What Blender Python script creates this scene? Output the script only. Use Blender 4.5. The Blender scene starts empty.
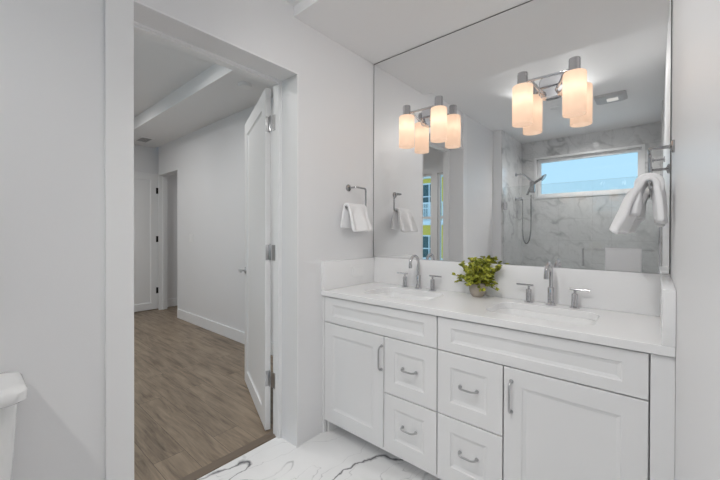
import bpy, bmesh, math, random
from mathutils import Vector, Matrix, noise
PI = math.pi
scene = bpy.context.scene
C = scene.collection

# ------------------------------------------------------------------ camera
cam_d = bpy.data.cameras.new('camera')
cam = bpy.data.objects.new('camera', cam_d); C.objects.link(cam)
cam.matrix_world = (Matrix.Translation((1.6299, -2.05, 1.2906)) @ Matrix.Rotation(.7113, 4, 'Z')
                    @ Matrix.Rotation(PI / 2 - .0057, 4, 'X') @ Matrix.Rotation(.0025, 4, 'Z'))
cam_d.sensor_width = 36; cam_d.lens = 17.136; cam_d.shift_y = -.00662
cam_d.clip_start = .01; cam_d.clip_end = 200
scene.camera = cam

# ------------------------------------------------------------------ world, exposure, lamps
world = bpy.data.worlds.new('sky'); scene.world = world; world.use_nodes = True
nt = world.node_tree; nt.nodes.clear()
wo = nt.nodes.new('ShaderNodeOutputWorld'); bg = nt.nodes.new('ShaderNodeBackground')
tc = nt.nodes.new('ShaderNodeTexCoord'); sx = nt.nodes.new('ShaderNodeSeparateXYZ'); cr = nt.nodes.new('ShaderNodeValToRGB')
nt.links.new(tc.outputs['Generated'], sx.inputs[0]); nt.links.new(sx.outputs['Z'], cr.inputs[0])
cr.color_ramp.elements[0].position = 0.0; cr.color_ramp.elements[0].color = (.50, .78, .95, 1)
cr.color_ramp.elements[1].position = .5; cr.color_ramp.elements[1].color = (.36, .66, .95, 1)
nt.links.new(cr.outputs[0], bg.inputs[0]); bg.inputs[1].default_value = 1.25
nt.links.new(bg.outputs[0], wo.inputs[0])

scene.view_settings.view_transform = 'Standard'
scene.view_settings.look = 'None'
scene.view_settings.gamma = 1
scene.view_settings.use_curve_mapping = False
scene.view_settings.exposure = 0.0
cy = scene.cycles
cy.use_denoising = True
cy.max_bounces = 14; cy.diffuse_bounces = 8; cy.glossy_bounces = 8; cy.transmission_bounces = 8; cy.transparent_max_bounces = 16
cy.sample_clamp_indirect = 4.0
cy.blur_glossy = 1.0

def spot(name, loc, power, deg=130, color=(1, .985, .96), radius=.045):
    d = bpy.data.lights.new(name, 'SPOT'); d.energy = power; d.spot_size = math.radians(deg); d.spot_blend = .8
    d.color = color; d.shadow_soft_size = radius
    o = bpy.data.objects.new(name, d); o.location = loc; C.objects.link(o); return o
def area(name, loc, rot, sx_, sy_, power, color=(1, 1, 1)):
    d = bpy.data.lights.new(name, 'AREA'); d.shape = 'RECTANGLE'; d.size = sx_; d.size_y = sy_; d.energy = power; d.color = color
    o = bpy.data.objects.new(name, d); o.location = loc; o.rotation_euler = rot; C.objects.link(o); return o
DOWN = [(.805, -2.11, 6, 120, 0), (1.033, -1.827, 40, 142, .80), (.600, -1.628, 10, 142, 1.0), (.963, -2.825, 56, 160, 0)]  # only the first has a known fitting; the others are added fill spots
for x, y, p, dg, tilt in DOWN: spot('ceiling_fill_spot', (x, y, 2.628 - (.045 if tilt else 0)), p, dg).rotation_euler = (tilt, 0, -.25 if tilt else 0)   # the two tilted ones are added fill, turned towards the vanity
for x, y in ((-1.5, -1.2), (-3.3, -1.2), (-1.5, -2.5), (-3.3, -2.5)): spot('ceiling_fill_spot', (x, y, 2.87), 40, 166).rotation_euler = (.16, 0, 0)  # unseen fill spots added to brighten the bedroom
spot('ceiling_fill_spot', (-4.2, 1.0, 2.70), 7, 160)  # unseen spot in the closet, with no fitting

# ------------------------------------------------------------------ materials
def newmat(name):
    m = bpy.data.materials.new(name); m.use_nodes = True
    return m, m.node_tree, m.node_tree.nodes['Principled BSDF']
def mat(name, col, rough=.5, metal=0., spec=.5, bump=0., bscale=200.):
    m, t, b = newmat(name)
    b.inputs['Base Color'].default_value = (*col, 1); b.inputs['Roughness'].default_value = rough
    b.inputs['Metallic'].default_value = metal; b.inputs['Specular IOR Level'].default_value = spec
    if bump:
        n = t.nodes.new('ShaderNodeTexNoise'); n.inputs['Scale'].default_value = bscale; n.inputs['Detail'].default_value = 4
        c = t.nodes.new('ShaderNodeTexCoord'); t.links.new(c.outputs['Object'], n.inputs['Vector'])
        bp = t.nodes.new('ShaderNodeBump'); bp.inputs['Strength'].default_value = bump; bp.inputs['Distance'].default_value = .002
        t.links.new(n.outputs['Fac'], bp.inputs['Height']); t.links.new(bp.outputs[0], b.inputs['Normal'])
    return m
def emit(name, col, s):
    m = bpy.data.materials.new(name); m.use_nodes = True; t = m.node_tree; t.nodes.clear()
    o = t.nodes.new('ShaderNodeOutputMaterial'); e = t.nodes.new('ShaderNodeEmission')
    e.inputs[0].default_value = (*col, 1); e.inputs[1].default_value = s; t.links.new(e.outputs[0], o.inputs[0]); return m

paint = mat('wall_paint', (.80, .80, .81), .42, spec=.45, bump=.06, bscale=160)
ceil_paint = mat('ceiling_paint', (.87, .87, .875), .7, spec=.3, bump=.05, bscale=120)
trim_paint = mat('trim_paint', (.84, .84, .845), .32)
cab_paint = mat('cabinet_paint', (.82, .82, .825), .33, bump=.02)
carcass_mat = mat('cabinet_inside', (.35, .35, .36), .6)
quartz = mat('quartz', (.86, .86, .865), .16, bump=.01)
porcelain = mat('porcelain', (.86, .86, .86), .09)
chrome = mat('chrome', (.60, .60, .62), .08, 1.)
ring_metal = mat('polished_nickel', (.44, .44, .45), .10, 1.)
nickel = mat('satin_nickel', (.52, .52, .53), .28, 1.)
black_metal = mat('black_metal', (.02, .02, .02), .4, .6)
dark_edge = mat('mirror_edge', (.10, .105, .105), .3)
outlet_white = mat('white_plastic', (.85, .85, .85), .3)
towel_mat = mat('white_terry', (.86, .86, .87), .95, spec=.1, bump=.7, bscale=420)
pot_mat = mat('taupe_ceramic', (.40, .35, .30), .6, bump=.15, bscale=90)
soil_mat = mat('potting_soil', (.05, .04, .03), .9)
vent_grey = mat('vent_grey', (.52, .52, .53), .5)

m, t, b = newmat('mirror_silver')
b.inputs['Base Color'].default_value = (.90, .905, .905, 1); b.inputs['Metallic'].default_value = 1; b.inputs['Roughness'].default_value = 0
mirror_mat = m

def glass_mat(name, tint, refl):
    m = bpy.data.materials.new(name); m.use_nodes = True; t = m.node_tree; t.nodes.clear()
    o = t.nodes.new('ShaderNodeOutputMaterial'); mx = t.nodes.new('ShaderNodeMixShader')
    tr = t.nodes.new('ShaderNodeBsdfTransparent'); tr.inputs[0].default_value = (*tint, 1)
    gl = t.nodes.new('ShaderNodeBsdfGlossy'); gl.inputs['Roughness'].default_value = 0
    fr = t.nodes.new('ShaderNodeFresnel'); fr.inputs[0].default_value = refl
    t.links.new(fr.outputs[0], mx.inputs[0]); t.links.new(tr.outputs[0], mx.inputs[1]); t.links.new(gl.outputs[0], mx.inputs[2])
    t.links.new(mx.outputs[0], o.inputs[0]); return m
window_glass = glass_mat('window_glass', (.97, .98, .98), 1.3)
shower_glass = glass_mat('shower_glass', (.965, .975, .975), 1.5)

def marble(name, base, vein, scale, amount, tile=None, rough=.1, rot=(0, 0, 0), thin=.035, cloud=.14, fine=.18):
    """white stone with thin grey veins and soft clouds; optional tile joints (w, h)"""
    m, t, b = newmat(name); N = t.nodes; L = t.links
    tc = N.new('ShaderNodeTexCoord'); mp = N.new('ShaderNodeMapping'); mp.inputs['Rotation'].default_value = rot
    L.new(tc.outputs['Object'], mp.inputs[0])
    wn = N.new('ShaderNodeTexNoise'); wn.inputs['Scale'].default_value = scale * 1.3; wn.inputs['Detail'].default_value = 5
    L.new(mp.outputs[0], wn.inputs['Vector'])
    ad = N.new('ShaderNodeVectorMath'); ad.operation = 'MULTIPLY_ADD'; ad.inputs[1].default_value = (.5 / scale,) * 3
    L.new(wn.outputs['Color'], ad.inputs[0]); L.new(mp.outputs[0], ad.inputs[2])
    def vein_layer(sc, w, seed):
        n = N.new('ShaderNodeTexNoise'); n.inputs['Scale'].default_value = sc; n.inputs['Detail'].default_value = 2.5
        o = N.new('ShaderNodeVectorMath'); o.operation = 'ADD'; o.inputs[1].default_value = (seed, seed * .7, seed * 1.3)
        sc_ = N.new('ShaderNodeVectorMath'); sc_.operation = 'MULTIPLY'; sc_.inputs[1].default_value = (1, .32, .5)
        L.new(ad.outputs[0], o.inputs[0]); L.new(o.outputs[0], sc_.inputs[0]); L.new(sc_.outputs[0], n.inputs['Vector'])
        s = N.new('ShaderNodeMath'); s.operation = 'SUBTRACT'; s.inputs[1].default_value = .5
        L.new(n.outputs['Fac'], s.inputs[0])
        a = N.new('ShaderNodeMath'); a.operation = 'ABSOLUTE'; L.new(s.outputs[0], a.inputs[0])
        r = N.new('ShaderNodeValToRGB'); e = r.color_ramp.elements
        e[0].position = 0; e[0].color = (1, 1, 1, 1); e[1].position = w; e[1].color = (0, 0, 0, 1)
        L.new(a.outputs[0], r.inputs[0]); return r.outputs[0]
    v1 = vein_layer(scale, thin, 3.1); v2 = vein_layer(scale * 2.1, thin * .6, 11.7)
    cl = N.new('ShaderNodeTexNoise'); cl.inputs['Scale'].default_value = scale * .8; cl.inputs['Detail'].default_value = 3
    L.new(ad.outputs[0], cl.inputs['Vector'])
    cr = N.new('ShaderNodeValToRGB'); cr.color_ramp.elements[0].position = .38; cr.color_ramp.elements[1].position = .62
    L.new(cl.outputs['Fac'], cr.inputs[0])
    # veins only where the cloud is strong
    mu = N.new('ShaderNodeMath'); mu.operation = 'MULTIPLY'; L.new(v1, mu.inputs[0]); L.new(cr.outputs[0], mu.inputs[1])
    m2 = N.new('ShaderNodeMath'); m2.operation = 'MULTIPLY'; L.new(v2, m2.inputs[0]); m2.inputs[1].default_value = fine
    mx = N.new('ShaderNodeMath'); mx.operation = 'MAXIMUM'; L.new(mu.outputs[0], mx.inputs[0]); L.new(m2.outputs[0], mx.inputs[1])
    sm = N.new('ShaderNodeMath'); sm.operation = 'MULTIPLY_ADD'; sm.inputs[1].default_value = cloud
    L.new(cr.outputs[0], sm.inputs[0]); L.new(mx.outputs[0], sm.inputs[2])
    fa = N.new('ShaderNodeMath'); fa.operation = 'MULTIPLY'; fa.inputs[1].default_value = amount; fa.use_clamp = True
    L.new(sm.outputs[0], fa.inputs[0])
    mixc = N.new('ShaderNodeMix'); mixc.data_type = 'RGBA'
    mixc.inputs[6].default_value = (*base, 1); mixc.inputs[7].default_value = (*vein, 1)
    L.new(fa.outputs[0], mixc.inputs[0]); out = mixc.outputs[2]
    if tile:
        br = N.new('ShaderNodeTexBrick'); br.offset = tile[3] if len(tile) > 3 else 0
        br.inputs['Scale'].default_value = 1; br.inputs['Brick Width'].default_value = tile[0]; br.inputs['Row Height'].default_value = tile[1]
        br.inputs['Mortar Size'].default_value = .0016; br.inputs['Mortar Smooth'].default_value = 0
        mp2 = N.new('ShaderNodeMapping'); mp2.inputs['Rotation'].default_value = tile[2]; L.new(tc.outputs['Object'], mp2.inputs[0])
        L.new(mp2.outputs[0], br.inputs['Vector'])
        mj = N.new('ShaderNodeMix'); mj.data_type = 'RGBA'; mj.inputs[7].default_value = (.55, .55, .55, 1)
        L.new(br.outputs['Fac'], mj.inputs[0]); L.new(out, mj.inputs[6]); out = mj.outputs[2]
    L.new(out, b.inputs['Base Color']); b.inputs['Roughness'].default_value = rough
    return m
floor_marble = marble('floor_marble', (.90, .90, .90), (.13, .13, .14), 2.6, 1.0, None, .14, (0, 0, .12), .0065, .10, .30)
wall_marble = marble('shower_marble', (.76, .76, .76), (.34, .34, .35), 4.2, .62, (.6, .3, (PI / 2, 0, 0)), .10, (.3, .6, .5), .04, .20, .30)
wall_marble_x = marble('shower_marble_side', (.76, .76, .76), (.34, .34, .35), 4.2, .62, None, .04, (.3, .6, .5), .04, .20, .30)

def wood_floor():
    m, t, b = newmat('wood_planks'); N = t.nodes; L = t.links
    tc = N.new('ShaderNodeTexCoord')
    br = N.new('ShaderNodeTexBrick'); br.inputs['Scale'].default_value = 1; br.inputs['Brick Width'].default_value = 1.3
    br.inputs['Row Height'].default_value = .17; br.inputs['Mortar Size'].default_value = .0012; br.offset = .37; br.offset_frequency = 2
    br.inputs['Mortar Smooth'].default_value = .1; br.inputs['Bias'].default_value = 0
    br.inputs['Color1'].default_value = (0, 0, 0, 1); br.inputs['Color2'].default_value = (1, 1, 1, 1); br.inputs['Mortar'].default_value = (.5, .5, .5, 1)
    L.new(tc.outputs['Object'], br.inputs['Vector'])
    mp = N.new('ShaderNodeMapping'); mp.inputs['Scale'].default_value = (1.2, 9, 1)
    ofs = N.new('ShaderNodeVectorMath'); ofs.operation = 'MULTIPLY_ADD'; ofs.inputs[1].default_value = (7, 3, 0)
    L.new(br.outputs['Color'], ofs.inputs[0]); L.new(tc.outputs['Object'], ofs.inputs[2]); L.new(ofs.outputs[0], mp.inputs[0])
    g = N.new('ShaderNodeTexNoise'); g.inputs['Scale'].default_value = 2.4; g.inputs['Detail'].default_value = 7; g.inputs['Roughness'].default_value = .62; g.inputs['Distortion'].default_value = .6
    L.new(mp.outputs[0], g.inputs['Vector'])
    mp2 = N.new('ShaderNodeMapping'); mp2.inputs['Scale'].default_value = (2, 60, 1); L.new(ofs.outputs[0], mp2.inputs[0])
    g2 = N.new('ShaderNodeTexNoise'); g2.inputs['Scale'].default_value = 2; g2.inputs['Detail'].default_value = 3
    L.new(mp2.outputs[0], g2.inputs['Vector'])
    ad = N.new('ShaderNodeMath'); ad.operation = 'MULTIPLY_ADD'; ad.inputs[1].default_value = .3; L.new(g2.outputs['Fac'], ad.inputs[0]); L.new(g.outputs['Fac'], ad.inputs[2])
    a2 = N.new('ShaderNodeMath'); a2.operation = 'MULTIPLY_ADD'; a2.inputs[1].default_value = .10; L.new(br.outputs['Color'], a2.inputs[0]); L.new(ad.outputs[0], a2.inputs[2])
    r = N.new('ShaderNodeValToRGB'); e = r.color_ramp.elements
    e[0].position = .42; e[0].color = (.085, .060, .040, 1); e[1].position = .88; e[1].color = (.34, .265, .19, 1)
    k = e.new(.66); k.color = (.23, .178, .128, 1)
    L.new(a2.outputs[0], r.inputs[0])
    mj = N.new('ShaderNodeMix'); mj.data_type = 'RGBA'; mj.inputs[7].default_value = (.07, .052, .038, 1)
    L.new(br.outputs['Fac'], mj.inputs[0]); L.new(r.outputs[0], mj.inputs[6]); L.new(mj.outputs[2], b.inputs['Base Color'])
    b.inputs['Roughness'].default_value = .42
    bp = N.new('ShaderNodeBump'); bp.inputs['Strength'].default_value = .12; bp.inputs['Distance'].default_value = .002
    L.new(g2.outputs['Fac'], bp.inputs['Height']); L.new(bp.outputs[0], b.inputs['Normal'])
    return m
wood = wood_floor()
threshold_mat = mat('threshold_wood', (.17, .13, .095), .45, bump=.1, bscale=40)

# frosted lamp glass: lets the bulb's light through and glows softly
def shade_mat():
    m = bpy.data.materials.new('frosted_lamp_glass'); m.use_nodes = True; t = m.node_tree; t.nodes.clear(); N = t.nodes; L = t.links
    o = N.new('ShaderNodeOutputMaterial')
    tr = N.new('ShaderNodeBsdfTranslucent'); tr.inputs[0].default_value = (.66, .58, .51, 1)
    df = N.new('ShaderNodeBsdfDiffuse'); df.inputs[0].default_value = (.40, .36, .32, 1)
    mx = N.new('ShaderNodeMixShader'); mx.inputs[0].default_value = .25; L.new(tr.outputs[0], mx.inputs[1]); L.new(df.outputs[0], mx.inputs[2])
    em = N.new('ShaderNodeEmission'); em.inputs[0].default_value = (1, .73, .56, 1); em.inputs[1].default_value = .42
    ad = N.new('ShaderNodeAddShader'); L.new(mx.outputs[0], ad.inputs[0]); L.new(em.outputs[0], ad.inputs[1]); L.new(ad.outputs[0], o.inputs[0]); return m
lamp_glass = shade_mat()
bulb_mat = emit('bulb_glow', (1, .94, .85), 32)
lens_mat = emit('fan_lens_glow', (1, .97, .92), .7)

def leaf_mat():
    m, t, b = newmat('leaves'); N = t.nodes; L = t.links
    oi = N.new('ShaderNodeTexCoord'); n = N.new('ShaderNodeTexNoise'); n.inputs['Scale'].default_value = 38; L.new(oi.outputs['Object'], n.inputs['Vector'])
    r = N.new('ShaderNodeValToRGB'); e = r.color_ramp.elements
    e[0].position = .36; e[0].color = (.17, .21, .02, 1); e[1].position = .62; e[1].color = (.56, .56, .07, 1)
    L.new(n.outputs['Fac'], r.inputs[0]); L.new(r.outputs[0], b.inputs['Base Color']); b.inputs['Roughness'].default_value = .5
    b.inputs['Subsurface Weight'].default_value = 0
    return m
leaves = leaf_mat()
stem_mat = mat('stems', (.10, .09, .03), .7)

# ------------------------------------------------------------------ mesh helpers
def link(name, bm, mats, parent=None, smooth=False, angle=35):
    bmesh.ops.recalc_face_normals(bm, faces=bm.faces)
    me = bpy.data.meshes.new(name); bm.to_mesh(me); bm.free()
    for mm in (mats if isinstance(mats, (list, tuple)) else [mats]): me.materials.append(mm)
    if smooth:
        me.polygons.foreach_set('use_smooth', [True] * len(me.polygons)); me.set_sharp_from_angle(angle=math.radians(angle))
    o = bpy.data.objects.new(name, me); C.objects.link(o)
    if parent is not None:
        o.parent = parent; o.matrix_parent_inverse = Matrix.Identity(4)
        bpy.context.view_layer.update()
        o.matrix_parent_inverse = parent.matrix_world.inverted()
    return o
def tag(o, label, cat, group=None):
    o['label'] = label; o['category'] = cat
    if group: o['group'] = group
    return o
def thing(name, label, cat, loc=(0, 0, 0), group=None):
    o = bpy.data.objects.new(name, None); o.location = loc; o.empty_display_size = .05; C.objects.link(o)
    return tag(o, label, cat, group)
def struct(o, label=None):
    o['kind'] = 'structure'
    if label: o['label'] = label
    return o
def box(bm, x0, x1, y0, y1, z0, z1, bev=0., seg=2):
    r = bmesh.ops.create_cube(bm, size=1)
    M = Matrix.Translation(((x0 + x1) / 2, (y0 + y1) / 2, (z0 + z1) / 2)) @ Matrix.Diagonal((abs(x1 - x0), abs(y1 - y0), abs(z1 - z0), 1))
    bmesh.ops.transform(bm, matrix=M, verts=r['verts'])
    if bev:
        es = list({e for v in r['verts'] for e in v.link_edges})
        bmesh.ops.bevel(bm, geom=es, offset=bev, segments=seg, affect='EDGES', profile=.5)
def BX(name, b6, m, parent=None, bev=0., smooth=False):
    bm = bmesh.new(); box(bm, *b6, bev=bev); return link(name, bm, m, parent, smooth=bool(bev) or smooth)
def loft(bm, loops, cap0=True, cap1=True, closed=True):
    rings = [[bm.verts.new(p) for p in lp] for lp in loops]
    n = len(rings[0])
    for a, b_ in zip(rings, rings[1:]):
        for i in range(n if closed else n - 1):
            j = (i + 1) % n; bm.faces.new((a[i], a[j], b_[j], b_[i]))
    if cap0: bm.faces.new(rings[0][::-1])
    if cap1: bm.faces.new(rings[-1])
    return rings
def lathe(bm, prof, center=(0, 0, 0), n=24, axis='Z', cap0=True, cap1=True):
    loops = []
    for r, h in prof:
        lp = []
        for i in range(n):
            a = 2 * PI * i / n
            if axis == 'Z': p = (center[0] + r * math.cos(a), center[1] + r * math.sin(a), center[2] + h)
            elif axis == 'X': p = (center[0] + h, center[1] + r * math.cos(a), center[2] + r * math.sin(a))
            else: p = (center[0] + r * math.cos(a), center[1] + h, center[2] + r * math.sin(a))
            lp.append(p)
        loops.append(lp)
    loft(bm, loops, cap0, cap1)
def tube(bm, pts, r, n=12, cap=True):
    pts = [Vector(p) for p in pts]; rings = []; up = None
    rs = r if isinstance(r, (list, tuple)) else [r] * len(pts)
    for i, p in enumerate(pts):
        d = (pts[min(i + 1, len(pts) - 1)] - pts[max(i - 1, 0)]).normalized()
        if up is None:
            up = Vector((0, 0, 1)) if abs(d.z) < .9 else Vector((1, 0, 0))
        s = d.cross(up).normalized(); up = s.cross(d).normalized()
        rings.append([p + (s * math.cos(2 * PI * k / n) + up * math.sin(2 * PI * k / n)) * rs[i] for k in range(n)])
    loft(bm, rings, cap, cap)
def arc(c, r, a0, a1, u, v, n=10):
    c, u, v = Vector(c), Vector(u), Vector(v)
    return [c + u * r * math.cos(a0 + (a1 - a0) * i / n) + v * r * math.sin(a0 + (a1 - a0) * i / n) for i in range(n + 1)]
def fillet(pts, r, n=6):
    """round the corners of a polyline"""
    pts = [Vector(p) for p in pts]; out = [pts[0]]
    for a, p, b_ in zip(pts, pts[1:], pts[2:]):
        d0 = (a - p).normalized(); d1 = (b_ - p).normalized(); rr = min(r, (a - p).length * .49, (b_ - p).length * .49)
        p0 = p + d0 * rr; p1 = p + d1 * rr
        for i in range(n + 1):
            k = i / n; out.append(p0.lerp(p, k).lerp(p.lerp(p1, k), k))
    out.append(pts[-1]); return out
def rrect(cx, cy, w, h, r, z, n=6):
    out = []
    for sx_, sy_, a in ((1, 1, 0), (-1, 1, PI / 2), (-1, -1, PI), (1, -1, 3 * PI / 2)):
        for i in range(n + 1):
            t_ = a + PI / 2 * i / n
            out.append((cx + sx_ * (w / 2 - r) + r * math.cos(t_), cy + sy_ * (h / 2 - r) + r * math.sin(t_), z))
    return out
def slab_cells(bm, axis, lo, hi, us, vs, holes):
    """a wall slab with rectangular openings. axis: the thin axis; us, vs: extents along the other two; holes: (u0,u1,v0,v1)"""
    U = sorted({us[0], us[1], *[h for q in holes for h in q[:2]]}); V = sorted({vs[0], vs[1], *[h for q in holes for h in q[2:]]})
    U = [u for u in U if us[0] <= u <= us[1]]; V = [v for v in V if vs[0] <= v <= vs[1]]
    solid = lambda i, j: 0 <= i < len(U) - 1 and 0 <= j < len(V) - 1 and not any(
        q[0] - 1e-6 <= U[i] and U[i + 1] <= q[1] + 1e-6 and q[2] - 1e-6 <= V[j] and V[j + 1] <= q[3] + 1e-6 for q in holes)
    cache = {}
    def P(w, u, v):
        k = (w, u, v)
        if k not in cache:
            co = {'X': (w, u, v), 'Y': (u, w, v), 'Z': (u, v, w)}[axis]; cache[k] = bm.verts.new(co)
        return cache[k]
    for i in range(len(U) - 1):
        for j in range(len(V) - 1):
            if not solid(i, j): continue
            u0, u1, v0, v1 = U[i], U[i + 1], V[j], V[j + 1]
            for w in (lo, hi): bm.faces.new([P(w, u0, v0), P(w, u1, v0), P(w, u1, v1), P(w, u0, v1)])
            for (a, b_, ok) in (((u0, v0), (u0, v1), solid(i - 1, j)), ((u1, v0), (u1, v1), solid(i + 1, j)),
                                ((u0, v0), (u1, v0), solid(i, j - 1)), ((u0, v1), (u1, v1), solid(i, j + 1))):
                if not ok: bm.faces.new([P(lo, *a), P(lo, *b_), P(hi, *b_), P(hi, *a)])
def WALL(name, axis, lo, hi, us, vs, holes, m, label=None):
    bm = bmesh.new(); slab_cells(bm, axis, lo, hi, us, vs, holes); return struct(link(name, bm, m), label)
def shaker(bm, w, h, t_, rail, bev=.012, depth=.008, cham=.0018, M=None, both=False, stile=0.):
    """framed front with one recessed panel; local: x 0..w, z 0..h, front face at y=0 looking to -y, back at y=t"""
    def R(i, y):
        k = i + (stile if i >= rail - 1e-6 else 0)
        return [(k, y, i), (w - k, y, i), (w - k, y, h - i), (k, y, h - i)]
    loops = [R(0, t_), R(0, cham), R(cham, 0), R(rail, 0), R(rail + bev * .25, depth * .55), R(rail + bev, depth)]
    if both:
        loops = [R(rail + bev, t_ - depth), R(rail, t_), R(cham, t_)] + loops[0:0] + [R(0, t_ - cham)] + loops[1:]
    nv = len(bm.verts)
    rings = loft(bm, loops, True, True)
    if M is not None:
        bmesh.ops.transform(bm, matrix=M, verts=[v for r_ in rings for v in r_])

# ------------------------------------------------------------------ room shell
W = 1.683
YB = -3.44          # inside face of the outer wall
ZC, ZL = 2.635, 2.575   # main ceiling, lower ceiling over the vanity
YR = -.763          # where the ceiling steps down
D0, D1, DH = -1.591, -.737, 2.243   # door opening
XT = -.222          # bedroom face of the door wall
BX0, BY1 = -4.79, .092

struct(BX('floor', (-.182, W, YB, 0, -.06, 0), floor_marble))
struct(BX('floor_bedroom', (-5.2, -.182, YB, 1.6, -.06, 0), wood))
struct(BX('trim_1', (-.245, -.18, D0 + .004, D1 - .014, -.03, .006), threshold_mat, bev=.003), 'brown wooden threshold strip between marble and plank floor')
WALL('wall_left', 'X', XT, 0, (YB, .15), (0, 3.0), [(D0, D1, 0, DH)], paint)
WALL('wall_mirror', 'Y', 0, .09, (0, W + .12), (0, ZL + .3), [], paint)
WALL('wall_right', 'X', W, W + .12, (YB, 0), (0, 2.9), [], paint)
WIN = (.315, 1.50, 1.825, 2.365)
BW = [(-2.36, -1.405, .60, 2.36), (-1.290, -.42, .60, 2.36)]
WALL('wall_back', 'Y', YB - .16, YB, (-5.3, W + .12), (-.1, 3.1), [WIN] + BW, paint)
WALL('wall_bedroom_side', 'Y', BY1, BY1 + .12, (-4.66, XT), (0, 3.0), [(-4.66, -3.87, 0, 2.265)], paint)
WALL('wall_bedroom_far', 'X', -4.91, BX0, (YB, 1.6), (0, 3.0), [], paint)
BX_ = struct(BX('wall_closet_back', (BX0, -2.9, 1.5, 1.6, 0, 3.0), paint))
struct(BX('wall_closet_side', (-3.0, -2.9, BY1 + .12, 1.5, 0, 3.0), paint))
# shower stub wall, tile linings
struct(BX('wall_shower_stub', (0, .105, YB, -2.54, 0, ZC), paint))
struct(BX('wall_shower_side', (.105, .116, YB, -2.545, 0, ZC), wall_marble_x))
WALL('wall_shower_back', 'Y', YB, YB + .012, (.116, W - .012), (0, ZC), [WIN], wall_marble)
struct(BX('wall_shower_right', (W - .012, W, YB, -2.56, 0, ZC), wall_marble_x))
# ceilings
struct(BX('ceiling', (0, W, YB, YR, ZC, ZC + .1), ceil_paint))
struct(BX('ceiling_vanity', (0, W, YR, 0, ZL, ZC + .1), ceil_paint))
struct(BX('ceiling_bedroom', (BX0, XT, YB, -.49, 2.886, 3.0), ceil_paint))
struct(BX('ceiling_hall', (BX0, XT, -.49, BY1, 2.725, 3.0), ceil_paint))
struct(BX('ceiling_closet', (BX0, -3.0, BY1 + .12, 1.5, 2.725, 3.0), ceil_paint))
# bedroom baseboards
bm = bmesh.new(); box(bm, -3.87, XT, BY1 - .014, BY1, 0, .135, .003); struct(link('baseboard_bedroom', bm, trim_paint))
bm = bmesh.new(); box(bm, BX0, BX0 + .014, BY1 + .14, 1.5, 0, .135, .003); struct(link('baseboard_closet', bm, trim_paint))
bm = bmesh.new(); box(bm, BX0, BX0 + .014, YB, BY1 - .02, 0, .135, .003); struct(link('baseboard_far', bm, trim_paint))
# bathroom door frame (inner jamb with stop) and the flat casing on its left
bm = bmesh.new()
box(bm, XT - .004, -.150, D1 - .012, D1, 0, DH, .001); box(bm, XT - .004, -.150, D0, D0 + .012, 0, DH, .001)
box(bm, XT - .004, -.150, D0 + .012, D1 - .012, DH - .012, DH, .001)
box(bm, -.19, -.155, D1 - .022, D1 - .012, 0, DH - .012, .001); box(bm, -.19, -.155, D0 + .012, D0 + .022, 0, DH - .012, .001)
box(bm, -.19, -.155, D0 + .022, D1 - .022, DH - .022, DH - .012, .001)
struct(link('trim_2', bm, trim_paint), 'white door frame lining the opening')
bm = bmesh.new(); box(bm, 0, .014, D0 - .096, D0, 0, 2.62, .002); struct(link('trim_3', bm, trim_paint), 'flat white casing left of the door opening')
bm = bmesh.new()
box(bm, 0, .004, D1 - .002, D1 + .007, 0, DH + .007, .001); box(bm, 0, .004, D0, D1 - .002, DH - .002, DH + .007, .001)
struct(link('trim_4', bm, trim_paint), 'thin white bead at the edge of the door opening')
# bedroom-side casing
bm = bmesh.new()
box(bm, XT - .016, XT, D1 + .003, D1 + .083, 0, DH + .08, .002); box(bm, XT - .016, XT, D0 - .095, D0 - .015, 0, DH + .08, .002)
box(bm, XT - .016, XT, D0 - .015, D1 + .003, DH, DH + .08, .002)
struct(link('trim_5', bm, trim_paint))
# frame of the far opening
bm = bmesh.new()
box(bm, -4.66, -4.645, BY1 - .004, BY1 + .13, 0, 2.265); box(bm, -4.645, -3.87, BY1 - .004, BY1 + .13, 2.25, 2.265)
box(bm, -3.885, -3.87, BY1 - .004, BY1 + .13, 0, 2.25)
box(bm, -4.645, -4.632, BY1 + .05, BY1 + .09, 0, 2.25)
struct(link('trim_6', bm, trim_paint), 'white frame of the far doorway')

# windows
def window(name, w4, ypane, fr=.045, mids=(), verts=(), label=None):
    x0, x1, z0, z1 = w4; g = .002
    f = bmesh.new(); slab_cells(f, 'Y', ypane - .03, ypane + .03, (x0 + g, x1 - g), (z0 + g, z1 - g),
        [(a, b_, c, d) for a, b_, c, d in cells(x0 + fr, x1 - fr, z0 + fr, z1 - fr, mids, verts)])
    fo = struct(link(name, f, trim_paint), label)
    p = bmesh.new(); box(p, x0 + fr, x1 - fr, ypane - .004, ypane + .004, z0 + fr, z1 - fr)
    link('pane', p, window_glass, fo)
    return fo
def cells(x0, x1, z0, z1, mids, verts, b=.022):
    xs = [x0] + [q for v in verts for q in (v - b, v + b)] + [x1]; zs = [z0] + [q for v in mids for q in (v - b, v + b)] + [z1]
    return [(xs[i], xs[i + 1], zs[j], zs[j + 1]) for i in range(0, len(xs), 2) for j in range(0, len(zs), 2)]
window('window_1', WIN, YB - .07, .042, label='wide white framed shower window showing blue sky')
window('window_2', BW[0], YB - .06, .035, (1.575,))
window('window_3', BW[1], YB - .06, .035, (1.575,))
# white trim around the shower window face
bm = bmesh.new(); x0, x1, z0, z1 = WIN; g = .028
slab_cells(bm, 'Y', YB + .012, YB + .022, (x0 - g, x1 + g), (z0 - g, z1 + g), [WIN]); struct(link('trim_7', bm, trim_paint), 'white surround of the shower window')

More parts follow.
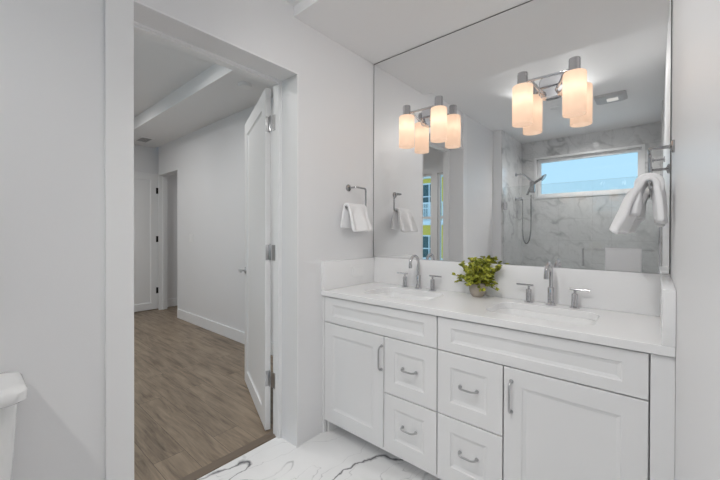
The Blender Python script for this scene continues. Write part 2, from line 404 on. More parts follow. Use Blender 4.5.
# ------------------------------------------------------------------ doors
def hinge(parent, x, y, z, m, flip=1):
    bm = bmesh.new()
    lathe(bm, [(.0065, -.052), (.0065, .052)], (x, y, z), 10)
    lathe(bm, [(.004, .052), (.006, .056), (.002, .062)], (x, y, z), 10)
    return bm
def lever(bm, x, y, z, sy, sx):
    lathe(bm, [(.027, 0), (.027, sy * .008), (.024, sy * .011)], (x, y, z), 20, 'Y')
    lathe(bm, [(.009, 0), (.009, sy * .05)], (x, y + sy * .01, z), 12, 'Y')
    tube(bm, fillet([(x, y + sy * .052, z), (x + sx * .02, y + sy * .055, z), (x + sx * .11, y + sy * .055, z)], .01), .0085, 10)
# bathroom leaf, built closed along local +x then turned about its hinge
LW, LH = .857, 2.222
door = thing('door_1', 'white panel door standing open into the bedroom', 'door', (0, 0, 0))
door['kind'] = 'structure'
bm = bmesh.new(); shaker(bm, LW, LH, .036, .112, .016, .010, .002, both=True); lf = link('door_panel', bm, trim_paint, door)
for z in (.345, 1.165, 1.995):
    bm = bmesh.new()
    lathe(bm, [(.0065, -.05), (.0065, .05), (.003, .056)], (-.012, .030, z - .008), 10)
    box(bm, -.0022, -.0001, .003, .031, z - .058, z + .042, .0008)
    link('hinge', bm, nickel, door, True)
bm = bmesh.new(); lever(bm, LW - .065, 0, .965, -1, -1); lever(bm, LW - .065, .036, .965, 1, -1); box(bm, LW - .0005, LW + .001, .007, .029, .90, 1.03)
link('door_handle', bm, nickel, door, True)
hp = Vector((-.284, -.770, .008)); dv = Vector((-1.071, -.446, 0)) - Vector((-.278, -.77, 0))
door.matrix_world = Matrix.Translation(hp) @ Matrix.Rotation(math.atan2(dv.y, dv.x), 4, 'Z') @ Matrix.Diagonal((1, -1, 1, 1))
# jamb-side hinge leaves
for z in (.345, 1.165, 1.995):   # the hinge plates screwed to the frame
    bm = bmesh.new(); box(bm, -.238, -.203, D1 - .0142, D1 - .0121, z - .050, z + .050, .0006); link('hinge_plate', bm, nickel, bpy.data.objects['trim_2'])
# far leaf, folded back against the far wall
d2 = thing('door_2', 'white panel door at the far end of the bedroom with black hinges', 'door', (0, 0, 0)); d2['kind'] = 'structure'
bm = bmesh.new(); shaker(bm, .77, 2.27, .036, .11, .016, .010, .002, both=True)
bmesh.ops.transform(bm, matrix=Matrix.Translation((-4.728, -.660, .010)) @ Matrix.Rotation(PI / 2, 4, 'Z'), verts=bm.verts)
link('door_panel', bm, trim_paint, d2)
for z in (.322, 1.185, 1.997):
    bm = bmesh.new(); lathe(bm, [(.009, -.052), (.009, .052)], (-4.718, .119, z), 10); box(bm, -4.7275, -4.7255, .075, .119, z - .05, z + .05)
    link('hinge', bm, black_metal, d2, True)
bm = bmesh.new(); lathe(bm, [(.027, 0), (.027, .008)], (-4.728, -.59, .965), 20, 'X'); lathe(bm, [(.009, 0), (.009, .055)], (-4.728, -.59, .965), 12, 'X')
tube(bm, [(-4.675, -.59, .965), (-4.675, -.48, .965)], .0085, 10); link('door_handle', bm, nickel, d2, True)

# ------------------------------------------------------------------ vanity
YF = -.530
def front_part(parent, name, x0, x1, z0, z1, rail, stile=0.):
    bm = bmesh.new(); shaker(bm, x1 - x0, z1 - z0, .020, rail, .016, .008, .0015, Matrix.Translation((x0, YF, z0)), stile=stile)
    return link(name, bm, cab_paint, parent)
def pull(parent, x, z, L, vertical):
    bm = bmesh.new(); h = L / 2; yo = YF - .030
    ax = Vector((0, 0, 1)) if vertical else Vector((1, 0, 0)); c = Vector((x, 0, z))
    e = .010
    pts = [c + ax * (-h + e) + Vector((0, YF, 0)), c + ax * (-h + e) + Vector((0, YF - .018, 0)), c + ax * (-h + e * 2.4) + Vector((0, yo, 0)),
           c + ax * (h - e * 2.4) + Vector((0, yo, 0)), c + ax * (h - e) + Vector((0, YF - .018, 0)), c + ax * (h - e) + Vector((0, YF, 0))]
    tube(bm, fillet(pts, .012), .0048, 10)
    for s in (-1, 1):
        q = c + ax * s * (h - e); lathe(bm, [(.0085, 0), (.0085, -.004), (.006, -.008)], (q.x, YF, q.z), 14, 'Y')
    return link('pull', bm, nickel, parent, True)
def carcass(parent, x0, x1, filler):
    bm = bmesh.new(); t_ = .016; yb, yf = -.022, YF + .021
    box(bm, x0, x0 + t_, yf, yb, .105, .885); box(bm, x1 - t_, x1, yf, yb, .105, .885)
    box(bm, x0, x1, YF + .003, yb, .090, .1045); box(bm, x0 + t_, x1 - t_, yb - .006, yb, .121, .885)
    link('carcass', bm, cab_paint, parent)
    bm = bmesh.new(); box(bm, x0 + .016, x1 - .016, -.360, -.345, 0, .090); e_ = x0 if filler[0] < .5 else x1 - .016
    box(bm, e_, e_ + .016, YF + .025, yb, 0, .090); link('toe_kick', bm, cab_paint, parent)
    bm = bmesh.new(); box(bm, *filler, YF + .001, YF + .02, 0 if filler[0] < .5 else .105, .885); link('filler_strip', bm, cab_paint, parent)
G = .0029
ZB, ZS, ZP, ZT = .106, .412, .722, .883
ca = thing('vanity_cabinet', 'white vanity cabinet by the door wall, its door left of its two drawers', 'cabinet', (.42, -.27, 0), 'vanity base cabinets')
carcass(ca, .0195, .8195, (.001, .018))
front_part(ca, 'false_front', .0195 + G, .8215 - G, ZP + G, ZT, .044, .026)
dl = front_part(ca, 'door', .0195 + G, .496 - G, ZB, ZP - G, .072); pull(dl, .481, .600, .150, True)
for z0, z1 in ((ZB, ZS - G), (ZS + G, ZP - G)):
    dr = front_part(ca, 'drawer', .496 + G, .8215 - G, z0, z1, .068); pull(dr, .682 - .02, (z0 + z1) / 2 + .008, .100, False)
cb = thing('vanity_cabinet', 'white vanity cabinet by the right wall, its two drawers left of its door', 'cabinet', (1.22, -.27, 0), 'vanity base cabinets')
carcass(cb, .8225, 1.618, (1.620, W - .001))
front_part(cb, 'false_front', .8215 + G, 1.618 - G, ZP + G, ZT, .044, .026)
dr_ = front_part(cb, 'door', 1.1365 + G, 1.618 - G, ZB, ZP - G, .072); pull(dr_, 1.170, .600, .150, True)
for z0, z1 in ((ZB, ZS - G), (ZS + G, ZP - G)):
    dr = front_part(cb, 'drawer', .8215 + G, 1.1365 - G, z0, z1, .068); pull(dr, .982, (z0 + z1) / 2 + .008, .100, False)

# worktop with two sink openings
SINKS = [(.452, -.275), (1.222, -.275)]; SW, SD = .440, .300
bm = bmesh.new()
def loop_edges(pts):
    vs = [bm.verts.new(p) for p in pts]; return [bm.edges.new((vs[i], vs[(i + 1) % len(vs)])) for i in range(len(vs))]
ed = loop_edges([(.001, -.001, .922), (W - .001, -.001, .922), (W - .001, -.542, .922), (.001, -.542, .922)])
for cx_, cy_ in SINKS: ed += loop_edges(rrect(cx_, cy_, SW, SD, .065, .922))
bmesh.ops.triangle_fill(bm, use_beauty=True, edges=ed)
for f_ in [f_ for f_ in bm.faces if any(((f_.calc_center_median().x - c_[0]) ** 2 < (SW / 2 - .03) ** 2 and (f_.calc_center_median().y - c_[1]) ** 2 < (SD / 2 - .03) ** 2) for c_ in SINKS)
           and all(abs(v.co.x - [c_ for c_ in SINKS if abs(f_.calc_center_median().x - c_[0]) < .4][0][0]) <= SW / 2 + 1e-4 for v in f_.verts)]:
    bm.faces.remove(f_)
r = bmesh.ops.extrude_face_region(bm, geom=bm.faces[:]); bmesh.ops.translate(bm, vec=(0, 0, -.033), verts=[g_ for g_ in r['geom'] if isinstance(g_, bmesh.types.BMVert)])
o = link('countertop', bm, quartz); tag(o, 'long white quartz countertop with two sink cut-outs', 'countertop')
bv = o.modifiers.new('edge', 'BEVEL'); bv.width = .0025; bv.segments = 2; bv.limit_method = 'ANGLE'
tag(BX('backsplash', (.001, W - .001, -.020, -.0005, .9225, 1.112), quartz, bev=.0015), 'long white backsplash running under the mirror', 'backsplash', 'quartz splash strips')
tag(BX('side_splash', (.001, .022, -.542, -.0205, .9225, 1.108), quartz, bev=.0015), 'short white side splash against the door wall, holding the outlet', 'backsplash', 'quartz splash strips')
tag(BX('side_splash', (W - .034, W - .001, -.542, -.0205, .9225, 1.108), quartz, bev=.0015), 'short white side splash against the right wall', 'backsplash', 'quartz splash strips')

def sink(cx_, cy_, label):
    t_ = thing('sink', label, 'sink', (cx_, cy_, .75), 'undermount sinks')
    bm = bmesh.new(); L = []
    L.append(rrect(cx_, cy_, SW + .04, SD + .04, .06, .8885)); 
    L.append(rrect(cx_, cy_, SW - .004, SD - .004, .065, .8885))
    for k, (ins, z) in enumerate(((.006, .885), (.012, .86), (.022, .80), (.040, .775), (.075, .762))): L.append(rrect(cx_, cy_, SW - 2 * ins, SD - 2 * ins, .05, z))
    L.append(rrect(cx_, cy_, .05, .05, .024, .757))
    o1 = [rrect(cx_, cy_, .07, .07, .03, .742), rrect(cx_, cy_, SW - .06, SD - .06, .05, .752), rrect(cx_, cy_, SW + .01, SD + .01, .05, .80), rrect(cx_, cy_, SW + .04, SD + .04, .06, .878)]
    loft(bm, L + o1, False, False)
    rings_first = None
    link('basin', bm, porcelain, t_, True, 50)
    bm = bmesh.new(); lathe(bm, [(.030, .003), (.030, .006), (.024, .008), (.010, .006)], (cx_, cy_, .757), 20); link('drain', bm, chrome, t_, True)
    return t_
sink(*SINKS[0], 'rectangular white undermount sink nearer the door'); sink(*SINKS[1], 'rectangular white undermount sink nearer the right wall')

def faucet(cx_, label):
    y = -.062; z = .922
    t_ = thing('faucet', label, 'faucet', (cx_, y, z), 'widespread chrome faucets')
    bm = bmesh.new()
    lathe(bm, [(.0245, 0), (.0245, .006), (.017, .010), (.0155, .012), (.0155, .088), (.013, .092), (.0095, .094)], (cx_, y, z), 20)
    R_ = .050; top = z + .170
    pts = [(cx_, y, z + .09), (cx_, y, z + .13)] + arc((cx_, y - R_, top), R_, 0, PI, (0, 1, 0), (0, 0, 1), 14) + [(cx_, y - 2 * R_, top - .012)]
    tube(bm, pts, .0095, 14)
    lathe(bm, [(.0115, -.014), (.0115, .008)], (cx_, y - 2 * R_, top - .012), 16)
    link('spout', bm, chrome, t_, True)
    for s in (-1, 1):
        x = cx_ + s * .106; bm = bmesh.new()
        lathe(bm, [(.0225, 0), (.0225, .005), (.015, .009), (.0145, .012), (.0145, .068), (.011, .072), (.006, .073), (.006, .090)], (x, y, z), 18)
        tube(bm, [(x - s * .022, y, z + .093), (x + s * .062, y, z + .093)], .0052, 10)
        link('faucet_handle', bm, chrome, t_, True)
faucet(.432, 'chrome gooseneck faucet with two lever handles behind the sink nearer the door')
faucet(1.222, 'chrome gooseneck faucet with two lever handles behind the sink nearer the right wall')

# mirror
mr = thing('mirror', 'large frameless wall mirror above the double vanity', 'mirror', (W / 2, -.001, 1.115))
bm = bmesh.new(); box(bm, .006, W - .006, -.0062, -.0005, 1.1140, 2.5690); link('mirror_glass', bm, mirror_mat, mr)
bm = bmesh.new(); slab_cells(bm, 'Y', -.0066, -.0005, (.003, W - .003), (1.1135, 2.5735), [(.006, W - .006, 1.1135, 2.5695)])
link('mirror_edge', bm, dark_edge, mr)

# vanity lights: two glass cylinders on a chrome bar each
def vanity_light(xc, label):
    t_ = thing('vanity_light', label, 'wall light', (xc, -.0067, 2.06), 'two-lamp vanity lights')
    ym = -.104; zb = 2.094
    bm = bmesh.new()
    lp = []
    for yy, g_ in ((-.0068, 0), (-.024, 0), (-.030, .006)):
        ring = []
        for i in range(40):
            a = 2 * PI * i / 40; cx_, sz = math.cos(a), math.sin(a)
            q = 3.2
            ring.append((xc + math.copysign(abs(cx_) ** (2 / q), cx_) * (.060 - g_), yy, 2.068 + math.copysign(abs(sz) ** (2 / q), sz) * (.062 - g_)))
        lp.append(ring)
    loft(bm, lp); link('backplate', bm, chrome, t_, True)
    bm = bmesh.new(); tube(bm, [(xc - .113, ym, zb), (xc + .113, ym, zb)], .0065, 12); link('bar', bm, chrome, t_, True)
    for s in (-1, 1):
        bm = bmesh.new()
        tube(bm, fillet([(xc + s * .028, -.030, 2.035), (xc + s * .030, -.060, 2.030), (xc + s * .052, -.080, 2.052), (xc + s * .075, ym, zb - .002)], .015), .0065, 10)
        link('arm', bm, chrome, t_, True)
        x = xc + s * .1185
        bm = bmesh.new(); lathe(bm, [(.010, 0), (.012, .02), (.012, .062)], (x, ym, 2.012), 14); lathe(bm, [(.008, .070), (.024, .067), (.026, .060), (.026, .006), (.028, .003), (.029, -.002), (.020, -.006)], (x, ym, 2.076), 24)
        link('lamp_cap', bm, chrome, t_, True)
        bm = bmesh.new(); lathe(bm, [(.020, .206), (.044, .206), (.049, .203), (.0505, .197), (.0505, .003), (.0500, 0), (.0475, 0), (.0470, .003), (.0470, .196), (.043, .2025), (.020, .2025)], (x, ym, 1.869), 32, cap0=False, cap1=False)
        link('lamp_shade', bm, lamp_glass, t_, True)
        bm = bmesh.new(); bmesh.ops.create_icosphere(bm, subdivisions=3, radius=.020, matrix=Matrix.Translation((x, ym, 1.995)))
        link('bulb', bm, bulb_mat, t_, True)
vanity_light(.482, 'chrome two-shade vanity light on the mirror over the sink nearer the door')
vanity_light(1.2095, 'chrome two-shade vanity light on the mirror over the sink nearer the right wall')

# ------------------------------------------------------------------ towel holders and hand towels
def towel_ring(x, sx_, y, z, ytop, yend, label):
    """open square holder on a wall whose inside face is x; sx_ points into the room"""
    t_ = thing('towel_ring', label, 'towel ring', (x, y, z), 'square open towel rings')
    bm = bmesh.new()
    lathe(bm, [(.024, 0), (.024, sx_ * .006), (.020, sx_ * .010), (.010, sx_ * .012), (.0085, sx_ * .014)], (x, y, z), 24, 'X'); link('wall_flange', bm, ring_metal, t_, True)
    bm = bmesh.new(); xr = x + sx_ * .072
    pts = fillet([(x + sx_ * .012, y, z), (xr, y, z), (xr, ytop, z), (xr, ytop, z - .140), (xr, yend, z - .140)], .018)
    tube(bm, pts, .0065, 12); link('ring_rod', bm, ring_metal, t_, True)
    return xr, z - .140
def hand_towel(xr, zr, y0, y1, sx_, front, back, label, seed, flare=.05, spread=.02, wave=.012, th=.011, extra=()):
    """folded towel over the ring's lower rod: profile in x/z swept along y"""
    bm = bmesh.new(); towel_sheet(bm, xr, zr, y0, y1, sx_, front, back, seed, flare, spread, wave, .0205, .010)
    for q in extra: towel_sheet(bm, xr, zr, *q)
    o = link('hand_towel', bm, towel_mat, None, True, 180); tag(o, label, 'towel', 'white hand towels on rings')
    so = o.modifiers.new('thickness', 'SOLIDIFY'); so.thickness = th; so.offset = 0
    ss = o.modifiers.new('soft', 'SUBSURF'); ss.levels = 1; ss.render_levels = 1
    return o
def towel_sheet(bm, xr, zr, y0, y1, sx_, front, back, seed, flare, spread, wave, r0, bflare):
    nu, nv = 26, 34
    tot = front + back + PI * r0; grid = []
    for i in range(nv + 1):
        s = tot * i / nv; row = []
        for j in range(nu + 1):
            v = j / nu
            if s < back: d = back - s; px = -r0 - bflare * (d / back) ** 1.2; pz = -d; side = -1
            elif s < back + PI * r0: a = (s - back) / r0; px = -r0 * math.cos(a); pz = r0 * math.sin(a) * .8; d = 0; side = 0
            else: d = s - back - PI * r0; px = r0 + flare * (d / front) ** .95; pz = -d; side = 1
            kk = min(1, d / .05)
            w = math.sin(v * PI * 3.1 + seed + side * 1.3) * wave * kk * (1 + d * 4) + noise.noise(Vector((v * 5, s * 14, seed))) * .010 * kk
            yc = (y0 + y1) / 2; yy = y0 + (y1 - y0) * v
            yy = yc + (yy - yc) * (1 + spread * d / .15) + noise.noise(Vector((v * 2, s * 6, seed + 9))) * .006
            px += w * (.8 if side == 1 else .3); pz += (noise.noise(Vector((v * 3, 4, seed))) * .012 + math.sin(v * PI * 2.2 + seed) * .006) * kk
            row.append(bm.verts.new((xr + sx_ * px, yy, zr + pz)))
        grid.append(row)
    for a, b_ in zip(grid, grid[1:]):
        for j in range(nu): bm.faces.new((a[j], a[j + 1], b_[j + 1], b_[j]))
xr, zr = towel_ring(0, 1, -.287, 1.607, -.182, -.390, 'chrome open towel ring on the door wall left of the mirror')
hand_towel(xr, zr, -.385, -.205, 1, .165, .145, 'white hand towel hanging on the ring left of the mirror', 1.0, .055, .22, .014, .020)
xr, zr = towel_ring(W, -1, -.300, 1.622, -.195, -.405, 'chrome open towel ring on the right wall beside the mirror')
hand_towel(xr, zr, -.400, -.205, -1, .185, .140, 'white hand towel bunched on the ring beside the right wall', 5.0, .070, .25, .016, .020,
           [(-.385, -.220, -1, .120, .150, 2.2, .020, .30, .016, .034, .006)])
# robe hook further along the right wall
hk = thing('robe_hook', 'small chrome peg hook on the right wall seen in the mirror', 'hook', (W, -1.45, 1.86))
bm = bmesh.new(); lathe(bm, [(.022, 0), (.022, -.006), (.018, -.009)], (W, -1.45, 1.86), 20, 'X'); link('wall_flange', bm, chrome, hk, True)
bm = bmesh.new(); lathe(bm, [(.008, -.008), (.008, -.062), (.016, -.066), (.016, -.074), (.010, -.077)], (W, -1.45, 1.86), 18, 'X'); link('peg', bm, chrome, hk, True)

# outlet on the left side splash
ot = thing('outlet', 'white double power outlet set in the left side splash', 'outlet', (.0225, -.209, 1.022))
bm = bmesh.new(); box(bm, .0222, .0275, -.268, -.150, .985, 1.060, .002); link('cover_plate', bm, outlet_white, ot)
for yy in (-.240, -.178):
    bm = bmesh.new(); box(bm, .0276, .0292, yy - .021, yy + .021, 1.006, 1.039, .001); link('socket', bm, outlet_white, ot)
sw = thing('light_switch', 'white light switch on the bedroom side wall', 'switch', (-3.394, BY1, 1.217))
bm = bmesh.new(); box(bm, -3.46, -3.33, BY1 - .006, BY1 - .0004, 1.16, 1.275, .002); link('cover_plate', bm, outlet_white, sw)
for xx in (-3.425, -3.365):
    bm = bmesh.new(); box(bm, xx - .016, xx + .016, BY1 - .010, BY1 - .0062, 1.185, 1.25, .001); link('rocker', bm, outlet_white, sw)

# ------------------------------------------------------------------ potted plant
random.seed(4)
pl = thing('potted_plant', 'small bushy yellow-green plant in a round taupe pot on the countertop', 'plant', (.838, -.093, .922))
PX, PY, PZ = .844, -.084, .9225
bm = bmesh.new(); lathe(bm, [(.027, 0), (.036, .010), (.0445, .030), (.0475, .052), (.046, .072), (.0435, .082), (.0405, .082), (.042, .070), (.040, .062)], (PX, PY, PZ), 32, cap1=False)
link('pot', bm, pot_mat, pl, True)
bm = bmesh.new(); lathe(bm, [(.043, .058), (.041, .066), (.02, .070)], (PX, PY, PZ), 24); link('soil', bm, soil_mat, pl, True)
bs = bmesh.new(); bl = bmesh.new()
def leaf(bm, p, d, n, L, w):
    d = d.normalized(); s = d.cross(n).normalized(); n = s.cross(d).normalized(); rows = []
    for k, (a, ww) in enumerate(((0, .12), (.22, .7), (.5, 1), (.78, .72), (1, .05))):
        q = p + d * L * a + n * (math.sin(a * PI) * L * .18 - a * a * L * .12)
        rows.append((bm.verts.new(q - s * w * ww + n * w * .35 * ww), bm.verts.new(q), bm.verts.new(q + s * w * ww + n * w * .35 * ww)))
    for a, b_ in zip(rows, rows[1:]):
        for j in range(2): bm.faces.new((a[j], a[j + 1], b_[j + 1], b_[j]))
for k in range(110):
    az = random.uniform(0, 2 * PI); el = random.uniform(.0, 1.45) if k > 22 else random.uniform(-.45, .2)
    dirv = Vector((math.cos(az) * math.cos(el) * 1.12, math.sin(az) * math.cos(el) * .62, math.sin(el) * 1.12))
    L = random.uniform(.060, .124); base = Vector((PX + random.uniform(-.015, .035), PY + random.uniform(-.02, .02), PZ + .074))
    pts = []
    for i in range(6):
        a = i / 5; pts.append(base + dirv * L * a + Vector((0, 0, .022 * math.sin(a * PI * .6))) + Vector((random.uniform(-1, 1), random.uniform(-.6, .6), random.uniform(-1, 1))) * .005 * a)
    for p in pts: p.y = min(p.y, -.036)
    tube(bs, pts, [.0016] * 5 + [.0008], 5)
    for i in range(2, 6):
        for q in range(3 if i < 5 else 6):
            d = (pts[i] - pts[i - 1]).normalized(); a = random.uniform(0, 2 * PI)
            o_ = Vector((math.cos(a), math.sin(a), random.uniform(.1, .8)))
            leaf(bl, pts[i] - d * random.uniform(0, .012), d * .55 + o_ * .75, Vector((random.uniform(-.5, .5), random.uniform(-1.2, 0), 1)), random.uniform(.017, .027), random.uniform(.006, .010))
for v in bl.verts: v.co.y = min(v.co.y, -.0225)
link('stems', bs, stem_mat, pl, True); link('foliage', bl, leaves, pl, True, 180)

# ------------------------------------------------------------------ toilet
to = thing('toilet', 'white toilet against the wall left of the door, its tank lid corner showing', 'toilet', (.10, -2.20, 0))
TY = -2.180
def tank_loop(z, w, x0, x1, r):
    c = (x0 + x1) / 2; return rrect(c, TY, x1 - x0, w, r, z)
bm = bmesh.new(); loft(bm, [tank_loop(z, w, x0, x1, .035) for z, w, x0, x1 in ((.40, .40, .03, .19), (.43, .43, .022, .20), (.60, .455, .02, .208), (.79, .475, .018, .213))]); link('tank', bm, porcelain, to, True)
bm = bmesh.new(); loft(bm, [tank_loop(z, w, x0, x1, .04) for z, w, x0, x1 in ((.790, .500, .010, .226), (.796, .515, .006, .232), (.822, .515, .006, .232), (.832, .500, .012, .222), (.834, .46, .03, .20))]); link('tank_lid', bm, porcelain, to, True, 50)
bm = bmesh.new(); lathe(bm, [(.012, 0), (.012, .014)], (.213, TY - .15, .73), 14, 'X'); tube(bm, [(.226, TY - .15, .73), (.232, TY - .07, .722)], .006, 8); link('flush_lever', bm, chrome, to, True)
def egg(cx_, z, a, b_, n=32): return [(cx_ + a * math.cos(2 * PI * i / n) * (1.1 if math.cos(2 * PI * i / n) > 0 else .9), TY + b_ * math.sin(2 * PI * i / n), z) for i in range(n)]
bm = bmesh.new(); loft(bm, [egg(.36, 0, .20, .115), egg(.36, .03, .195, .11), egg(.37, .16, .19, .115), egg(.41, .28, .22, .155), egg(.43, .37, .245, .182), egg(.43, .395, .245, .184), egg(.44, .395, .19, .135), egg(.43, .30, .14, .10), egg(.42, .22, .07, .06)]); box(bm, .02, .30, TY - .11, TY + .11, .20, .399, .02); link('bowl', bm, porcelain, to, True, 60)
bm = bmesh.new(); loft(bm, [egg(.43, .398, .247, .186), egg(.43, .410, .25, .188), egg(.43, .425, .247, .186), egg(.43, .430, .22, .165)]); link('seat', bm, outlet_white, to, True, 60)

# ------------------------------------------------------------------ shower (seen in the mirror)
YG = -2.60; ZG = 1.895
struct(BX('trim_8', (.116, W - .012, YG - .05, YG + .05, 0, .07), wall_marble_x, bev=.003), 'low marble curb under the shower glass')
def glass_sheet(name, x0, x1, label):
    t_ = thing(name, label, 'shower glass', ((x0 + x1) / 2, YG, .075))
    bm = bmesh.new(); box(bm, x0, x1, YG - .005, YG + .005, .0705, ZG, .001); link('glass', bm, shower_glass, t_); return t_
g1 = glass_sheet('shower_door', .120, 1.085, 'frameless glass shower door with a vertical pull handle')
bm = bmesh.new(); tube(bm, fillet([(1.008, YG + .005, .93), (1.008, YG + .055, .93), (1.008, YG + .055, 1.118), (1.008, YG + .005, 1.118)], .01), .0085, 10); link('door_pull', bm, nickel, g1, True)
for z in (.35, 1.65):
    bm = bmesh.new(); box(bm, .117, .165, YG - .014, YG + .014, z - .045, z + .045, .003); link('glass_hinge', bm, chrome, g1)
g2 = glass_sheet('shower_screen', 1.090, W - .0125, 'fixed glass shower screen on the right, carrying the towel bar')
bm = bmesh.new(); box(bm, W - .028, W - .0122, YG - .012, YG - .0055, .0705, ZG); box(bm, W - .028, W - .0122, YG + .0055, YG + .012, .0705, ZG); link('channel', bm, chrome, g2)
tb = thing('towel_bar', 'thin chrome towel bar on the fixed shower screen', 'towel bar', (1.36, YG + .005, 1.12)); yb_ = YG + .060
bm = bmesh.new(); tube(bm, [(1.100, yb_, 1.120), (1.625, yb_, 1.120)], .007, 10); link('bar', bm, nickel, tb, True)
for x in (1.13, 1.60):
    bm = bmesh.new(); lathe(bm, [(.016, 0.0), (.016, .006), (.008, .009), (.008, .056)], (x, YG + .0052, 1.120), 14, 'Y'); link('bracket', bm, nickel, tb, True)
bm = bmesh.new(); prof = [(yb_ - .016, .60)] + [(yb_ - .016, z) for z in (.8, 1.0, 1.10)] + [(yb_ - .011, 1.132), (yb_, 1.138), (yb_ + .011, 1.132), (yb_ + .016, 1.10)] + [(yb_ + .016, z) for z in (1.0, .8, .62)]
rows = [[bm.verts.new((1.215 + (1.527 - 1.215) * j / 20, p[0] + .002 * math.sin(j * .9 + p[1] * 4), p[1])) for j in range(21)] for p in prof]
for a, b_ in zip(rows, rows[1:]):
    for j in range(20): bm.faces.new((a[j], a[j + 1], b_[j + 1], b_[j]))
o = link('bath_towel', bm, towel_mat, None, True, 180); tag(o, 'white bath towel folded over the towel bar on the shower glass', 'towel')
so = o.modifiers.new('thickness', 'SOLIDIFY'); so.thickness = .008; so.offset = 0

sh = thing('shower_set', 'chrome hand shower with arm and looped hose on the marble shower wall', 'shower', (.116, -3.12, 1.9))
bm = bmesh.new(); lathe(bm, [(.028, 0), (.028, .006), (.012, .010)], (.1165, -3.12, 2.13), 20, 'X')
tube(bm, fillet([(.125, -3.12, 2.13), (.215, -3.12, 2.128), (.335, -3.12, 2.01)], .04), .013, 12); link('shower_arm', bm, chrome, sh, True)
bm = bmesh.new(); lathe(bm, [(.018, -.02), (.022, 0), (.018, .02)], (.335, -3.12, 1.995), 16); box(bm, .305, .365, -3.145, -3.095, 1.86, 2.01, .006); link('bracket', bm, ring_metal, sh, True)
bm = bmesh.new()
tube(bm, [(.27, -3.11, 1.83), (.32, -3.11, 1.95), (.40, -3.11, 2.015), (.455, -3.11, 2.045)], [.015, .017, .017, .018], 12)
hd = Matrix.Translation((.475, -3.11, 2.055)) @ Matrix.Rotation(math.radians(125), 4, 'Y')
b2 = bmesh.new(); lathe(b2, [(.016, -.022), (.045, -.004), (.052, .004), (.050, .012), (.0, .012)], (0, 0, 0), 24, cap1=False); bmesh.ops.transform(b2, matrix=hd, verts=b2.verts)
me_ = bpy.data.meshes.new('tmp'); b2.to_mesh(me_); b2.free(); bm.from_mesh(me_); bpy.data.meshes.remove(me_)
link('hand_shower', bm, ring_metal, sh, True)
bm = bmesh.new(); lathe(bm, [(.030, 0), (.030, .006), (.014, .010), (.014, .04)], (.1165, -3.12, 1.78), 20, 'X'); box(bm, .15, .20, -3.145, -3.095, 1.755, 1.805, .008); link('valve', bm, chrome, sh, True)
bm = bmesh.new(); hose = []
for i in range(33):
    a = i / 32; hose.append((.265 - .055 * math.cos(a * PI), -3.12 + .02 * math.sin(a * 2 * PI), 1.78 - (1 - (2 * a - 1) ** 2) ** .45 * .65 + .05 * a))
tube(bm, hose, .009, 8); link('hose', bm, ring_metal, sh, True)

# ------------------------------------------------------------------ ceiling fittings
fn = thing('exhaust_fan', 'rectangular ceiling exhaust fan with a small light, seen in the mirror', 'fan', (1.29, -2.12, ZC))
bm = bmesh.new(); loft(bm, [rrect(1.29, -2.12, .25, .25, .02, ZC - .0005), rrect(1.29, -2.12, .25, .25, .02, ZC - .014), rrect(1.29, -2.12, .21, .21, .02, ZC - .026)]); link('grille', bm, vent_grey, fn, True)
bm = bmesh.new(); box(bm, 1.26, 1.35, -2.16, -2.08, ZC - .034, ZC - .0262, .002); link('light_lens', bm, lens_mat, fn)
for i, (x, y, p_, dg_, ti_) in enumerate(DOWN):  # rings after the first only dress the added fill spots
    lb = ['white trim of the ceiling downlight nearest the exhaust fan', 'white trim of the added ceiling fill spot farther from the door', 'white trim of the added ceiling fill spot nearer the door', 'white trim of the added ceiling fill spot inside the shower'][i]
    bm = bmesh.new(); lathe(bm, [(.055, -.0005), (.055, -.004), (.045, -.006), (.040, -.003)], (x, y, ZC), 24, cap0=False, cap1=False)
    tag(link('ceiling_spot_trim', bm, trim_paint, None, True), lb, 'downlight', 'recessed ceiling downlights')
vt = thing('ceiling_vent', 'slotted ceiling air vent at the far end of the bedroom', 'vent', (-4.34, -.22, 2.725))
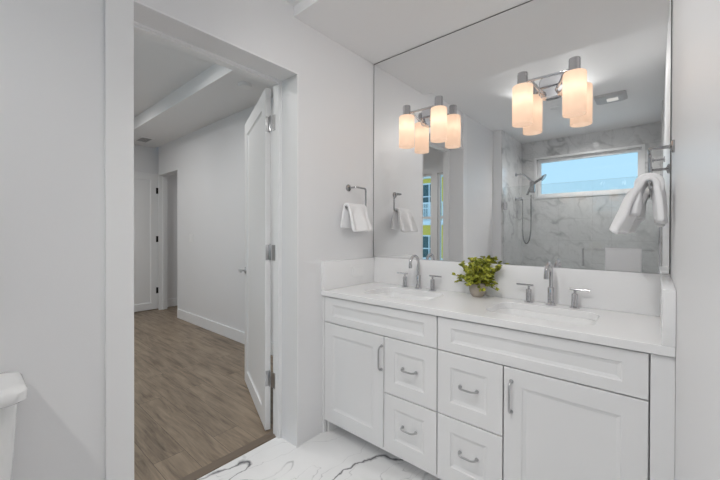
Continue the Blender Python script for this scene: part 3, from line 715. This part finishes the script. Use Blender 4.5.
bm = bmesh.new(); slab_cells(bm, 'Z', 2.717, 2.7245, (-4.50, -4.18), (-.31, -.13), [(-4.48, -4.20, -.29, -.15)]); link('frame', bm, outlet_white, vt)
bm = bmesh.new()
for k in range(9): box(bm, -4.48, -4.20, -.287 + k * .0155, -.281 + k * .0155, 2.718, 2.7240)
link('louvers', bm, vent_grey, vt)
sd = thing('smoke_detector', 'round white smoke detector on the bedroom ceiling above the door', 'detector', (-1.371, -.269, 2.725))
bm = bmesh.new(); lathe(bm, [(.062, -.0005), (.062, -.014), (.055, -.030), (.035, -.036)], (-1.371, -.269, 2.725), 28); link('body', bm, outlet_white, sd, True)

# ------------------------------------------------------------------ building across the street
yel = mat('yellow_stucco', (.86, .64, .12), .8, bump=.1, bscale=20)
wht = mat('white_balcony', (.82, .85, .88), .5)
dgl = mat('dark_panes', (.06, .12, .13), .15)
bd = thing('building', 'yellow building with white balconies seen through the bedroom window', 'building', (-8, -15, -3))
bm = bmesh.new(); box(bm, -13, -4.9, -19, -15, -3, 4.35); link('facade', bm, yel, bd)
bm = bmesh.new(); box(bm, -13.2, -4.7, -19.2, -14.7, 4.35, 4.6); link('roof', bm, wht, bd)
for z0 in (-.9, 2.0):
    for x0 in (-11.9, -10.2, -8.5, -6.6):
        bm = bmesh.new(); slab_cells(bm, 'Y', -15.0, -14.93, (x0, x0 + 1.15), (z0, z0 + 2.1), cells(x0 + .08, x0 + 1.07, z0 + .08, z0 + 2.02, (z0 + .7, z0 + 1.35), (x0 + .575,), .03)); f_ = link('window', bm, wht, bd)
        bm = bmesh.new(); box(bm, x0 + .08, x0 + 1.07, -15.0, -14.965, z0 + .08, z0 + 2.02); link('pane', bm, dgl, f_)
    bm = bmesh.new(); box(bm, -12.6, -5.2, -15.0, -13.9, z0 - .25, z0 - .05); box(bm, -12.6, -5.2, -13.95, -13.9, z0 + .85, z0 + .92)
    for k in range(62): box(bm, -12.6 + k * .12, -12.56 + k * .12, -13.945, -13.905, z0 - .05, z0 + .85)
    link('balcony', bm, wht, bd)
